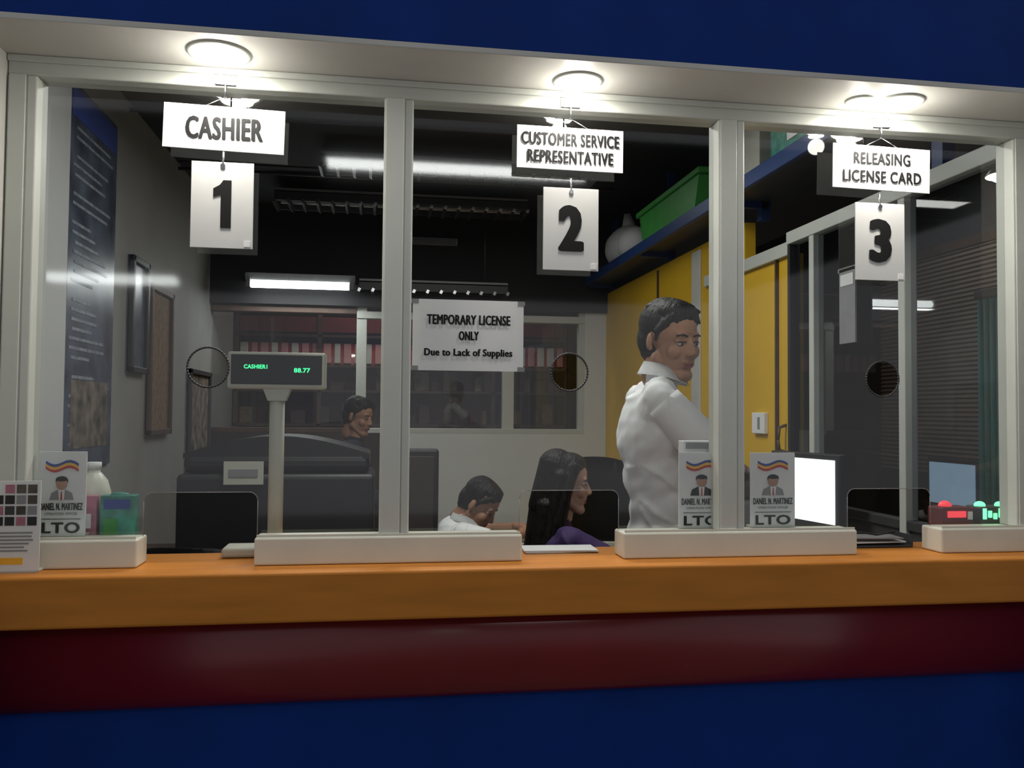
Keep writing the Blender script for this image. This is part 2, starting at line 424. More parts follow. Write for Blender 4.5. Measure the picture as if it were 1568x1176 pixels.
# back-room shelf with binders
b=B('binder_shelf')
b.box((-1.14,5.45,0),(1.55,5.5,2.3),'dred')
for z in (.5,.95,1.25,1.52,1.72,1.96,2.25): b.box((-1.14,5.05,z-.02),(1.55,5.45,z),'brown')
for x in (-1.14,-.5,.2,.9,1.52): b.box((x,5.05,0),(x+.03,5.45,2.25),'brown')
random.seed(2)
x=-1.1
while x<1.5:
    w=random.uniform(.04,.06)
    b.box((x,5.08,1.735),(x+w,5.35,1.722+.17),random.choice(['paper','paper','pinkp','paper','pinkp']),.002)
    b.box((x+w+.001,5.09,1.722),(x+w+.026,5.35,1.722+.17),'red')
    x+=w+.028
for zz in (1.252,1.522):
    x=-1.1
    while x<1.45:
        w=random.uniform(.03,.12)
        b.box((x,5.1,zz),(x+w,5.35,zz+random.uniform(.06,.2)),random.choice(['brown','cork','mott','dgrey','brown','darkbrown','brown']),.002)
        x+=w+random.uniform(.02,.15)
b.box((-1.1,5.06,1.98),(1.5,5.08,2.1),'dred')
b.done()

# left wall things
b=B('charter_poster'); X=-1.149
b.box((X,1.44,1.12),(X+.012,1.99,2.57),'poster',.002)
b.box((X+.0121,1.45,2.44),(X+.0135,1.98,2.55),'bluep')
random.seed(5)
for i in range(34):
    z=2.40-i*.036
    if random.random()<.15: continue
    y0=1.47+random.random()*.04; y1=y0+random.uniform(.2,.45)
    b.box((X+.012,y0,z),(X+.0135,min(y1,1.96),z+.012),'ptext')
b.box((X+.012,1.50,1.2),(X+.0138,1.93,1.46),'mott'); b.done()
def frame(name,y0,y1,z0,z1,m1,m2):
    b=B(name); t=.03
    b.box((X,y0,z0),(X+.012,y1,z1),m2)
    b.box((X,y0,z0),(X+.03,y0+t,z1),m1,.004); b.box((X,y1-t,z0),(X+.03,y1,z1),m1,.004)
    b.box((X,y0,z0),(X+.03,y1,z0+t),m1,.004); b.box((X,y0,z1-t),(X+.03,y1,z1),m1,.004); b.done()
frame('picture_frame',2.22,2.50,1.52,2.06,'dark','poster')
frame('cork_board',2.55,3.0,1.22,1.98,'brown','cork')
frame('wall_calendar',3.46,4.08,.82,1.6,'dgrey','mott')
simple('wall_pilaster',(-1.1495,1.13,0),(-1.11,1.36,2.7495),'pil')

# ceiling fixtures; the louvred ones are added
def louvre(name,x0,x1,y,z,d=.26,lit=0,power=0,m='metal'):
    e=bpy.data.objects.new(name,None); COL.objects.link(e); e.location=((x0+x1)/2,y,z)
    b=B('housing')
    b.box((x0,y-d/2,z+.05),(x1,y+d/2,z+.075),'grey',.002)
    for yy in (y-d/2,y+d/2-.008): b.box((x0,yy,z),(x1,yy+.008,z+.06),'dgrey')
    n=int((x1-x0)/.085)
    for i in range(n+1):
        xx=x0+(x1-x0)*i/n; b.box((xx-.009,y-d/2-.003,z-.012),(xx+.009,y+d/2,z+.012),m,rot=RY(25))
    for yy in (y-.06,y+.06):
        b.cyl((x0+.02,yy,z+.035),(x1-.02,yy,z+.035),.012,'tube' if lit else 'paper')
    for xx in (x0+.15,x1-.15): b.cyl((xx,y,z+.075),(xx,y,2.749),.006,'dgrey')
    o=b.done(e); o.matrix_parent_inverse=Matrix.Translation(-e.location)
    if power:
        l=light('tube_light','AREA',((x0+x1)/2,y,z-.02),power,(x1-x0)*.9,d*.8,(1,.99,.94),parent=e); l.matrix_parent_inverse=Matrix.Translation(-e.location)
louvre('added_louvre_fixture',-.4,.9,1.15,2.62,.3,1,23)  # unseen fixture, added to light the people and the near room
louvre('added_louvre_fixture',-.33,1.17,2.81,2.66,.20,0,5)  # stands in for a ceiling light reflected in the pane, plus some added light
louvre('added_louvre_fixture',-.65,.90,3.5,2.62,.26,0,0)  # unlit, stands in for another reflected ceiling light
louvre('added_louvre_fixture',-.15,.85,3.93,2.16,.16,0,0)  # hung low in place of a reflected louvre strip
louvre('added_louvre_fixture',1.9,2.9,2.0,2.66,.28,0,4)  # added to brighten the adjoining room
b=B('wall_tube_lamp'); b.box((-.90,3.96,2.22),(-.18,4.10,2.27),'grey',.003)
b.cyl((-.86,3.97,2.195),(-.22,3.97,2.195),.026,'tube'); b.box((-.89,3.94,2.17),(-.865,4.0,2.23),'grey'); b.box((-.215,3.94,2.17),(-.19,4.0,2.23),'grey'); b.done()
b=B('reflected_fixture'); b.box((.2,4.06,2.52),(.52,4.099,2.57),'grey',.003)  # slatted box standing in for an unlit louvre light reflected in the glass
for i in range(4): b.box((.21,4.052,2.525+i*.011),(.51,4.062,2.529+i*.011),'dgrey')
b.done()
light('tube_glow_light','AREA',(-.54,3.94,2.15),4,.6,.08,(.95,1,.98))
light('back_room_fill','AREA',(.2,4.7,2.6),7,1.2,.3,(1,.90,.80))  # added fill light for the shelf area, has no fixture
b=B('conduit_pipes')
for y,z in ((2.2,2.72),(3.15,2.72)): b.cyl((-1.15,y,z),(1.4,y,z),.010,'dgrey')
b.done()

# right partition
b=B('wall_partition')
b.box((1.62,1.31,0),(1.67,4.14,2.0),'yellow')
b.box((1.62,1.75,2.0),(1.67,4.14,2.22),'yellow')
b.box((1.612,2.28,0),(1.62,2.40,2.2),'white',.002)
b.box((1.612,2.95,0),(1.62,2.97,2.2),'brown')
b.box((1.605,1.42,0),(1.62,1.43,1.99),'brown')
b.box((1.60,1.31,1.99),(1.645,2.2,2.045),'alu',.003)
b.done()
b=B('power_outlet'); b.box((1.60,1.52,1.27),(1.62,1.64,1.36),'paper',.003); b.box((1.598,1.56,1.29),(1.60,1.58,1.34),'grey'); b.done()
b=B('door_handle'); b.tube([(1.62,1.36,1.20),(1.59,1.36,1.21),(1.585,1.36,1.25),(1.59,1.36,1.30),(1.62,1.36,1.31)],.006,'brown'); b.done()
b=B('glass_partition')
b.box((1.60,1.29,0),(1.645,1.31,2.03),'dark',.003)
for y in (1.10,.54,.05): b.box((1.598,y,0),(1.64,y+.035,2.03),'alu',.003)
b.box((1.595,.05,2.03),(1.645,1.31,2.08),'alu',.003); b.box((1.60,.05,1.0),(1.64,1.31,1.03),'dgrey',.003)
b.box((1.61,.05,0),(1.63,1.31,1.0),'dgrey')
bm=bmesh.new(); vs=[bm.verts.new(p) for p in ((1.62,.06,1.04),(1.62,1.3,1.04),(1.62,1.3,2.03),(1.62,.06,2.03))]; bm.faces.new(vs); b.merge(bm,'glass2')
b.done()
b=B('plate_reflection'); b.box((1.588,.80,1.60),(1.594,.90,1.86),'grey'); b.box((1.586,.81,1.80),(1.588,.89,1.84),'paper'); b.box((1.588,.79,1.85),(1.62,.91,1.865),'metal'); b.done()  # grey sheet modelled in place of the number plate's reflection
# overhead shelf
b=B('storage_shelf')
b.box((1.46,.35,2.28),(2.05,4.08,2.31),'dgrey'); b.box((1.445,.35,2.265),(1.47,4.08,2.325),'shelfblue',.003)
for y in (.4,1.6,2.8,4.0): b.box((1.63,y,2.08 if y<1.3 else 2.2),(1.67,y+.05,2.75),'shelfblue'); b.box((1.47,y,2.25),(1.66,y+.03,2.28),'shelfblue')
b.done()
b=B('plastic_bag'); b.ell((1.60,3.55,2.45),(.13,.28,.14),'paper'); b.ell((1.58,3.3,2.42),(.11,.15,.11),'paper'); b.ell((1.6,3.75,2.5),(.09,.12,.09),'sill'); b.cyl((1.6,3.5,2.56),(1.58,3.48,2.66),.05,'paper',.02); b.done()
b=B('green_storage_bin'); b.prism([(1.49,2.05,2.311),(1.49,2.85,2.311),(1.49,2.92,2.50),(1.49,1.98,2.50)],(.34,0,0),'green'); b.box((1.475,1.95,2.50),(1.85,2.95,2.53),'green',.006); b.done()
for y0,y1,h,m in ((1.35,1.85,.30,'beige'),(.75,1.25,.26,'gbox')):
    b=B('storage_box'); b.box((1.50,y0,2.311),(1.85,y1,2.311+h),m,.004); b.box((1.495,y0-.01,2.311+h-.06),(1.855,y1+.01,2.311+h),m,.004)
    b.box((1.494,y0+.15,2.38),(1.50,y1-.15,2.46),'paper'); b.done()

# adjoining room
b=B('window_blinds')
b.box((3.05,1.2,2.25),(3.099,3.0,2.30),'brown')
for i in range(50): b.box((3.06,1.22,1.03+i*.0245),(3.085,2.98,1.033+i*.0245+.014),'blind',rot=RY(25))
for y in (1.6,2.1,2.7): b.cyl((3.07,y,1.02),(3.07,y,2.26),.002,'paper',seg=6)
b.done()
b=B('teal_divider'); b.box((2.30,.62,0),(2.34,1.12,1.82),'teal',.004)
for i in range(15): b.cyl((2.295,.64+i*.033,.02),(2.295,.64+i*.033,1.8),.012,'teal')
b.box((2.285,.61,1.81),(2.345,1.13,1.84),'dgrey',.003); b.done()
b=B('reflection_glow'); b.lathe((2.5,1.2,2.33),[(.0,.06),(.02,.06),(.06,.03),(.085,0),(.083,-.003)],'alu'); b.ell((2.5,1.2,2.335),(.07,.07,.035),'lamp'); b.cyl((2.5,1.2,2.38),(2.5,1.2,2.75),.003,'dark',seg=8); b.done()  # glowing lamp added where a bright reflection shows

# desks
def desk(name,x0,x1,y0,y1,z=.76,m='beige'):
    b=B(name); b.box((x0,y0,z-.03),(x1,y1,z),m,.004)
    for x in (x0+.02,x1-.05):
        for y in (y0+.02,y1-.05): b.box((x,y,0),(x+.03,y+.03,z-.03),'grey',.003)
    b.box((x0+.03,y1-.03,.3),(x1-.03,y1-.015,z-.03),m); b.done()
desk('office_desk',1.03,1.58,.45,1.62)
desk('office_desk',.64,1.10,1.95,2.6)
desk('office_desk',-1.05,.25,1.55,2.1,m='brown')
desk('office_desk',2.3,2.95,1.35,2.2)
def monitor(name,c,w,h,yaw,scr,zdesk):
    b=B(name); cx,cy,cz=c; Rm=RZ(yaw); c=Vector(c)
    def bx(lo,hi,m,bev=0): b.box(Vector(lo)+c,Vector(hi)+c,m,bev,rot=Rm,piv=c)
    bx((-w/2-.02,.002,-h/2-.025),(w/2+.02,.03,h/2+.02),'dark',.005); bx((-w/2,-.002,-h/2),(w/2,.003,h/2),scr)
    bx((-w/3,.03,-h/3),(w/3,.055,h/3),'dark',.01)
    bx((-.03,.03,zdesk-cz+.012),(.03,.05,-h/2+.06),'dark',.004); bx((-.11,-.05,zdesk-cz+.0005),(.11,.11,zdesk-cz+.014),'dark',.004)
    b.done()
monitor('computer_monitor',(1.47,.94,1.092),.315,.215,-78,'screen',.76)
monitor('computer_monitor',(2.6,1.70,1.04),.30,.19,-88,'screenb',.76)
b=B('office_printer'); b.box((1.045,.50,.7605),(1.21,.93,1.10),'grey',.012); b.box((1.055,.51,1.10),(1.20,.92,1.15),'dgrey',.01); b.box((1.035,.6,.85),(1.05,.85,.88),'dark'); b.done()
b=B('photocopier'); b.box((-.78,1.60,.761),(-.02,2.05,1.10),'dark',.02,seg=3); b.box((-.76,1.62,1.10),(-.04,2.03,1.18),'dark',.03,seg=3)
pts=[(-.76,1.625,1.16)]+[(-.76+.72*i/12,1.625,1.18+.07*math.sin(math.pi*i/12)) for i in range(13)]+[(-.04,1.625,1.16)]
b.prism(pts,(0,.38,0),'dark',False)
b.box((-.60,1.59,1.06),(-.45,1.60,1.15),'beige'); b.box((-.58,1.588,1.09),(-.47,1.59,1.12),'grey'); b.done()
b=B('crt_monitor'); b.box((.02,1.62,.80),(.24,1.68,1.20),'dark',.012); b.prism([(.03,1.68,.83),(.23,1.68,.83),(.23,1.68,1.18),(.03,1.68,1.18)],(0,.1,0),'dark'); b.box((.06,1.78,.87),(.20,1.98,1.13),'dark',.02)
b.cyl((.13,1.8,.762),(.13,1.8,.81),.09,'dark')
b.box((.04,1.615,.86),(.22,1.62,1.17),'darkbrown',.002)
for i in range(5): b.box((.06,1.612,.84+i*.006),(.20,1.62,.842+i*.006),'dgrey')
b.done()

def office_chair(name,x,y,yaw,top=1.0,m='dark',w=.46):
    b=B(name); Rm=RZ(yaw); P=Vector((x,y,0))
    def T(p): return P+Rm@Vector(p)
    def bx(lo,hi,m_,bev): b.box(Vector(lo)+P,Vector(hi)+P,m_,bev,rot=Rm,piv=P,seg=3)
    bx((-w/2,-.22,.40),(w/2,.22,.455),m,.02)
    bm=bmesh.new(); n=14; k=8; g=[]
    for j in range(k+1):
        v=j/k; row=[]
        for i in range(n+1):
            u=2*i/n-1
            hw=w/2*(1-.10*abs(2*v-1)**2.5)
            zt=.56+(top-.56)*v; zt-= .05*abs(u)**3*max(0,v-.6)/.4
            row.append(bm.verts.new(T((u*hw,.27-.09*u*u-.02*math.sin(v*3.1),zt))))
        g.append(row)
    for j in range(k):
        for i in range(n): bm.faces.new((g[j][i],g[j][i+1],g[j+1][i+1],g[j+1][i]))
    bmesh.ops.solidify(bm,geom=bm.faces[:],thickness=.045); bmesh.ops.recalc_face_normals(bm,faces=bm.faces); b.merge(bm,m,True)
    bx((-.03,.24,.42),(.03,.285,.70),'dgrey',.01)
    b.cyl(T((0,0,.1)),T((0,0,.41)),.028,'metal')
    for i in range(5):
        a=2*math.pi*i/5; e=T((.27*math.cos(a),.27*math.sin(a),.07)); b.cyl(T((0,0,.11)),e,.024,'dgrey',.014); b.ell((e.x,e.y,.03),(.028,.02,.03),'dark')
    for s in (-1,1):
        b.tube([T((s*(w/2-.02),.12,.44)),T((s*(w/2+.03),.12,.56)),T((s*(w/2+.03),.1,.63))],.012,'dgrey'); bx((s*(w/2+.03)-.025,-.10,.63),(s*(w/2+.03)+.025,.14,.655),'dark',.01)
    b.done()
office_chair('office_chair',.62,1.29,90,.86)
office_chair('office_chair',1.02,1.72,10,1.15,w=.42)
office_chair('office_chair',.24,2.08,80,.80)
office_chair('office_chair',-.52,1.00,170,.95)

# ------------------------------------------------------------ people
NS=18; NL=12
def sph():
    V=[(0,0,-1)]
    for j in range(1,NL):
        p=-math.pi/2+math.pi*j/NL
        for i in range(NS):
            a=2*math.pi*i/NS; V.append((math.cos(p)*math.cos(a),math.cos(p)*math.sin(a),math.sin(p)))
    V.append((0,0,1)); Fc=[]
    for i in range(NS): Fc.append((0,1+(i+1)%NS,1+i))
    for j in range(NL-2):
        for i in range(NS):
            a=1+j*NS+i; b_=1+j*NS+(i+1)%NS; Fc.append((a,b_,b_+NS,a+NS))
    t=len(V)-1; o=1+(NL-2)*NS
    for i in range(NS): Fc.append((o+i,o+(i+1)%NS,t))
    return np.array(V),Fc
SV,SF=sph()
def cap(p1,r1,p2,r2,l): return ('c',np.array(p1,float),r1,np.array(p2,float),r2,l)
def el(c,r,l,R_=None): return ('e',np.array(c,float),np.array(r,float),np.array(R_ if R_ is not None else Matrix.Identity(3)),l)
def label(C,prims,names):
    n=len(C); best=np.full(n,1e9); lab=np.zeros(n,int)
    for p in prims:
        if p[0]=='c':
            d=p[3]-p[1]; L=max(1e-9,float(d@d)); t=np.clip(((C-p[1])@d)/L,0,1)
            D=np.linalg.norm(C-(p[1]+t[:,None]*d),axis=1)-(p[2]+(p[4]-p[2])*t)
        else:
            q=((C-p[1])@p[3])/p[2]; nq=np.linalg.norm(q,axis=1); D=(nq-1)*np.min(p[2])
        k=D<best; best[k]=D[k]; lab[k]=names.index(p[-1])
    return lab
def remesh(name,prims,voxel,labels,parent,mat=None,sm=4,folds=0.0):
    V=[];Fc=[]
    for p in prims:
        o=sum(len(v) for v in V)
        if p[0]=='c':
            d=Vector(p[3]-p[1])
            if d.length<1e-5: d=Vector((0,0,1e-4))
            q=np.array(d.to_track_quat('Z','Y').to_matrix()); W=SV@q.T
            top=SV[:,2]>=-1e-6
            v=np.where(top[:,None],p[3]+p[4]*W,p[1]+p[2]*W)
        else: v=p[1]+(SV*p[2])@p[3].T
        V.append(v); Fc+= [tuple(o+i for i in f) for f in SF]
    me=bpy.data.meshes.new(name); me.from_pydata(np.vstack(V).tolist(),[],Fc); me.update()
    ob=bpy.data.objects.new('tmp',me); COL.objects.link(ob)
    m=ob.modifiers.new('r','REMESH'); m.mode='VOXEL'; m.voxel_size=voxel; m.use_smooth_shade=True
    if sm: s=ob.modifiers.new('s','SMOOTH'); s.iterations=sm; s.factor=.5
    bpy.context.view_layer.update(); dg=bpy.context.evaluated_depsgraph_get()
    nm=bpy.data.meshes.new_from_object(ob.evaluated_get(dg)); bpy.data.objects.remove(ob); nm.name=name
    names=list(dict.fromkeys([p[-1] for p in prims]))
    n=len(nm.polygons); C=np.zeros(n*3); nm.polygons.foreach_get('center',C); C=C.reshape(-1,3)
    lab=label(C,prims,names)
    if folds:   # cloth folds: real displacement of the garment surface
        nv=len(nm.vertices); VC=np.zeros(nv*3); nm.vertices.foreach_get('co',VC); VC=VC.reshape(-1,3)
        vl=label(VC,prims,names); cl=[names.index(k) for k in ('top','bot') if k in names]
        nrm=[v.normal.copy() for v in nm.vertices]
        for i,v in enumerate(nm.vertices):
            if vl[i] in cl:
                c=v.co
                f=noise.noise(Vector((c.x*10+c.z*8,c.y*8-c.z*3,c.z*5)))
                g_=noise.noise(Vector((c.x*20-c.z*15+4,c.y*16+c.z*9,c.z*10)))
                f=1-2*abs(f)
                v.co=c+nrm[i]*folds*(-.2+.9*f*f*f+.5*g_)
    nm.materials.clear()
    for l in names: nm.materials.append(M[labels.get(l,l)])
    nm.polygons.foreach_set('material_index',lab); nm.polygons.foreach_set('use_smooth',[True]*n); nm.update()
    o2=bpy.data.objects.new(name,nm); COL.objects.link(o2)
    if mat is not None: o2.matrix_world=mat
    o2.parent=parent
    return o2
def head(parent,pos,yaw,pitch,roll,s,skin,hair,long=False):
    T=Matrix.Translation(pos)@RZ(yaw).to_4x4()@RX(pitch).to_4x4()@RY(roll).to_4x4()@Matrix.Diagonal((s,s,s,1))
    P=[el((0,.015,.035),(.074,.095,.083),'skin'),el((0,-.02,-.035),(.058,.068,.080),'skin'),
       cap((-.012,-.064,-.098),.020,(.012,-.064,-.098),.020,'skin'),
       cap((-.048,.0,-.055),.024,(-.02,-.052,-.095),.018,'skin'),cap((.048,.0,-.055),.024,(.02,-.052,-.095),.018,'skin'),
       cap((0,-.074,.014),.008,(0,-.095,-.026),.0105,'skin'),el((-.012,-.088,-.030),(.009,.010,.008),'skin'),el((.012,-.088,-.030),(.009,.010,.008),'skin'),
       cap((-.034,-.064,.024),.013,(.034,-.064,.024),.013,'skin'),
       el((-.036,-.054,-.026),(.026,.024,.026),'skin'),el((.036,-.054,-.026),(.026,.024,.026),'skin'),
       cap((-.019,-.080,-.058),.0055,(.019,-.080,-.058),.0055,'lips'),cap((-.014,-.080,-.068),.0060,(.014,-.080,-.068),.0060,'lips'),
       cap((.016,-.073,.010),.0055,(.046,-.064,.007),.005,'skin'),cap((-.016,-.073,.010),.0055,(-.046,-.064,.007),.005,'skin'),
       cap((0,.03,-.05),.050,(0,.045,-.12),.048,'skin')]
    if not long:
        for sx in (-1,1):
            P+=[el((sx*.079,.014,-.004),(.007,.016,.027),'skin',RZ(sx*20)),el((sx*.077,.010,-.022),(.006,.010,.010),'skin')]
    remesh('head',P,.0034,{'skin':skin,'lips':'lips'},parent,T,4)
    b=B('eyes')
    for sx in (-1,1):
        b.ell((sx*.031,-.0690,-.001),(.0135,.0085,.0056),'eyew'); b.ell((sx*.031,-.0753,-.001),(.0055,.0035,.0050),'iris')
        b.tube([(sx*.017,-.0780,.0045),(sx*.030,-.0790,.0063),(sx*.044,-.0730,.0035)],.0015,'hair',6)
        b.tube([(sx*.014,-.0775,.023),(sx*.031,-.0785,.0275),(sx*.050,-.0690,.023)],.0026,'hair',6)
    b.tube([(-.021,-.0850,-.0635),(0,-.0865,-.0625),(.021,-.0850,-.0635)],.0012,'dred',6)
    o=b.done(); o.matrix_world=T; o.parent=parent
    # hair cap: follows skull, ends above forehead, around ears and at nape
    H=[el((0,.034,.048),(.0805,.083,.083),'hair'),el((0,.052,.0),(.073,.066,.075),'hair'),
       el((0,-.002,.088),(.066,.066,.040),'hair'),
       cap((-.050,-.034,.070),.016,(.0,-.055,.080),.017,'hair'),cap((.050,-.034,.068),.016,(0,-.055,.080),.017,'hair'),
       cap((-.058,-.026,.055),.017,(-.068,-.006,.030),.012,'hair'),cap((.058,-.026,.055),.017,(.068,-.006,.030),.012,'hair'),
       cap((-.070,-.008,.035),.009,(-.0715,-.004,.002),.005,'hair'),cap((.070,-.008,.035),.009,(.0715,-.004,.002),.005,'hair'),
       el((0,.072,-.035),(.052,.030,.045),'hair')]
    random.seed(3)
    if not long:
        for i in range(46):   # combed locks
            u=random.uniform(-.055,.055); v=random.uniform(-.035,.075)
            q=1-(u/.083)**2-((v-.02)/.11)**2
            z=.044+.078*math.sqrt(max(0.05,q))
            H.append(cap((u,v,z),.010,(u+.018,v-.016,z-.003-.12*abs(u)),.006,'hair'))
        for i in range(9):
            u=-.048+i*.012; q=1-(u/.062)**2
            H.append(cap((u,-.040-.016*q,.092-.20*abs(u)),.009,(u+.008,-.048-.017*q,.068-.15*abs(u)),.005,'hair'))
    else:
        H+=[cap((0,.05,.06),.078,(0,.075,-.10),.072,'hair'),cap((0,.075,-.10),.072,(0,.095,-.36),.055,'hair'),
            cap((-.045,.075,-.1),.045,(-.055,.085,-.37),.035,'hair'),cap((.045,.075,-.1),.045,(.055,.085,-.37),.035,'hair')]
        for sx in (-1,1):
            H+=[cap((sx*.058,-.018,.070),.026,(sx*.072,.004,-.02),.026,'hair'),cap((sx*.072,.004,-.02),.026,(sx*.074,.020,-.16),.032,'hair'),cap((sx*.074,.020,-.16),.032,(sx*.070,.045,-.35),.028,'hair'),
                cap((sx*.066,.03,.03),.032,(sx*.066,.05,-.30),.036,'hair')]
    remesh('hair',H,.0036,{'hair':'hair'},parent,T,3)
def hand(parent,w,d,n,s,skin,curl=.35,side=1):
    """w wrist, d direction of fingers, n back-of-hand normal"""
    w=Vector(w); d=Vector(d).normalized(); n=Vector(n); n=(n-d*n.dot(d)).normalized(); r=d.cross(n)*side
    def Q(a,b_,c): return tuple(w+(d*a+r*b_+n*c)*s)
    P=[cap(Q(-.03,0,0),.024*s,Q(.01,0,0),.024*s,'skin')]
    for k in (-1,0,1,): P.append(cap(Q(.015,k*.014,0),.016*s,Q(.08,k*.024,0),.013*s,'skin'))
    for k,(o,L) in enumerate(((-.033,.062),(-.011,.075),(.011,.070),(.032,.052))):
        p=Vector((.078,o,0)); a=curl*.5; rad=.0092
        for j,f in enumerate((.45,.32,.23)):
            q=p+Vector((math.cos(a),o*.25,-math.sin(a)))*L*f*1.15
            P.append(cap(Q(*p),rad*s,Q(*q),(rad-.0009)*s,'skin')); p=q; a+=curl; rad-=.0009
    P+=[cap(Q(.02,-.026,-.004),.015*s,Q(.052,-.050,-.014),.011*s,'skin'),cap(Q(.052,-.050,-.014),.0105*s,Q(.082,-.056,-.022),.0085*s,'skin')]
    remesh('hand',P,.0036,{'skin':skin},parent,None,1)
def body(parent,J,face,top,bottom,skin,sleeve='short',w=1.0,tr=None,folds=.008):
    Rz=RZ(face); P=[]
    a1,a2=(.165,.112) if tr is None else tr
    ch,wa,hp,nk=[Vector(J[k]) for k in ('chest','waist','hip','neck')]
    P.append(el(ch,(a1*w,a2*w,.15),'top',Rz)); P.append(el((ch+wa)/2,(a1*.92*w,a2*w,.15),'top',Rz))
    P.append(el(wa,(a1*.91*w,a2*1.02*w,.14),'top',Rz)); P.append(el(hp,(.162*w,.118*w,.11),'bot',Rz)); P.append(el((wa*.4+hp*.6)+Vector((0,0,.03)),(.163*w,.121*w,.085),'top',Rz))
    P.append(cap(nk,.050*w,nk+(Vector(J['headbase'])-nk)*.9,.047*w,'skin'))
    P.append(cap(nk-Vector((0,0,.03)),.060*w,nk+Vector((0,0,.002)),.054*w,'top'))
    for s in ('L','R'):
        sh,elb,wr=[Vector(J[k+s]) for k in ('sh','el','wr')]
        P.append(cap(nk-Vector((0,0,.03)),.050*w,sh,.052*w,'top'))
        P.append(cap(sh,.052*w,ch+(sh-ch)*.3,.085*w,'top'))
        if sleeve=='short':
            m=sh+(elb-sh)*.50
            P.append(cap(sh,.054*w,m,.054*w,'top'))
            P.append(cap(sh+(elb-sh)*.4,.040*w,elb,.037*w,'skin')); P.append(cap(elb,.037*w,elb+(wr-elb)*.35,.036*w,'skin')); P.append(cap(elb+(wr-elb)*.35,.036*w,wr,.025*w,'skin'))
        else:
            m=sh+(elb-sh)*.78
            P.append(cap(sh,.062*w,m,.056*w,'top'))
            P.append(cap(m,.05*w,elb,.045*w,'top')); P.append(cap(elb,.045*w,wr-(wr-elb)*.1,.033*w,'top')); P.append(cap(elb,.036*w,wr,.024*w,'skin'))
        h,k,a=[Vector(J[q+s]) for q in ('hp','kn','an')]
        P.append(cap(h,.088*w,k,.060*w,'bot')); P.append(cap(k,.060*w,a,.046*w,'bot'))
        f=Rz@Vector((0,-1,0))
        P.append(cap(a+Vector((0,0,-.045))-f*.02,.038,a+Vector((0,0,-.055))+f*.15,.030,'shoe'))
    remesh('body',P,.0072,{'top':top,'bot':bottom,'skin':skin,'shoe':'shoe'},parent,None,4,folds=folds)
def person(name):
    e=bpy.data.objects.new(name,None); COL.objects.link(e); return e
def collar(e,c,ra,rb,h,m,fwd=0.0):
    """folded polo collar open at the front (direction fwd in radians)"""
    b=B('collar'); n=28; bm=bmesh.new(); rows=[[],[],[]]
    for i in range(n+1):
        a=fwd+.22+(2*math.pi-.44)*i/n
        dx,dy=math.cos(a),math.sin(a); lift=-.012*math.cos(a-fwd)
        drop=h*(1+.35*max(0,math.cos(a-fwd)))
        rows[0].append(bm.verts.new((c[0]+ra*dx*.94,c[1]+ra*dy*.94,c[2]+lift-.012)))
        rows[1].append(bm.verts.new((c[0]+ra*dx,c[1]+ra*dy,c[2]+lift)))
        rows[2].append(bm.verts.new((c[0]+rb*dx,c[1]+rb*dy,c[2]+lift-drop)))
    for j in range(2):
        for i in range(n): bm.faces.new((rows[j][i],rows[j][i+1],rows[j+1][i+1],rows[j+1][i]))
    bmesh.ops.solidify(bm,geom=bm.faces[:],thickness=.003); bmesh.ops.recalc_face_normals(bm,faces=bm.faces); b.merge(bm,m,True)
    b.done(e)
def cuff(e,sh,elb,t1,r,m):
    """loose short sleeve: open tube round the upper arm, from the shoulder to the hem at fraction t1"""
    sh=Vector(sh); elb=Vector(elb); d=(elb-sh).normalized(); L=(elb-sh).length
    q=d.to_track_quat('Z','Y').to_matrix(); bm=bmesh.new(); rings=[]; n=40
    for j in range(9):
        t=.05+(t1-.05)*j/8; c=sh+d*L*t; rr=r*(.90+.16*j/8)
        ring=[]
        for k in range(n):
            a=2*math.pi*k/n; wv=1+.035*(j/8)*math.sin(3*a+1.1)+.02*(j/8)*math.sin(5*a+j*.5)
            ring.append(bm.verts.new(c+q@Vector((math.cos(a)*rr*wv,math.sin(a)*rr*wv,0))))
        rings.append(ring)
    for a_,b_ in zip(rings,rings[1:]):
        for i in range(n): bm.faces.new((a_[i],a_[(i+1)%n],b_[(i+1)%n],b_[i]))
    bmesh.ops.recalc_face_normals(bm,faces=bm.faces)
    bmesh.ops.solidify(bm,geom=bm.faces[:],thickness=.0025); bmesh.ops.recalc_face_normals(bm,faces=bm.faces)
    b=B('sleeve'); b.merge(bm,m,True); b.done(e)

# standing man, white polo
e=person('standing_man')
hb=(.848,.60,1.51)
J=dict(chest=(.812,.60,1.29),waist=(.850,.60,1.07),hip=(.860,.60,.90),neck=(.836,.605,1.450),headbase=hb,
 shL=(.785,.455,1.392),elL=(.930,.400,1.225),wrL=(1.09,.62,1.185),
 shR=(.83,.755,1.392),elR=(1.0,.83,1.235),wrR=(1.10,.82,1.185),
 hpL=(.87,.51,.88),knL=(.89,.50,.48),anL=(.87,.50,.09),hpR=(.87,.69,.88),knR=(.89,.70,.48),anR=(.87,.70,.09))
body(e,J,78,'shirtw','trous','skin',w=.96,folds=.011)
cuff(e,J['shL'],J['elL'],.80,.060,'shirtw'); cuff(e,J['shR'],J['elR'],.75,.060,'shirtw')
head(e,(.862,.585,1.571),27,11,-3,.98,'skin','hair')
hand(e,(1.09,.62,1.187),(.5,.8,-.22),(0,0,1),.95,'skin',.25,1)
hand(e,(1.10,.82,1.187),(.8,.15,-.25),(0,0,1),.95,'skin',.25,-1)
collar(e,(.842,.602,1.497),.058,.078,.038,'shirtw',fwd=-.2)

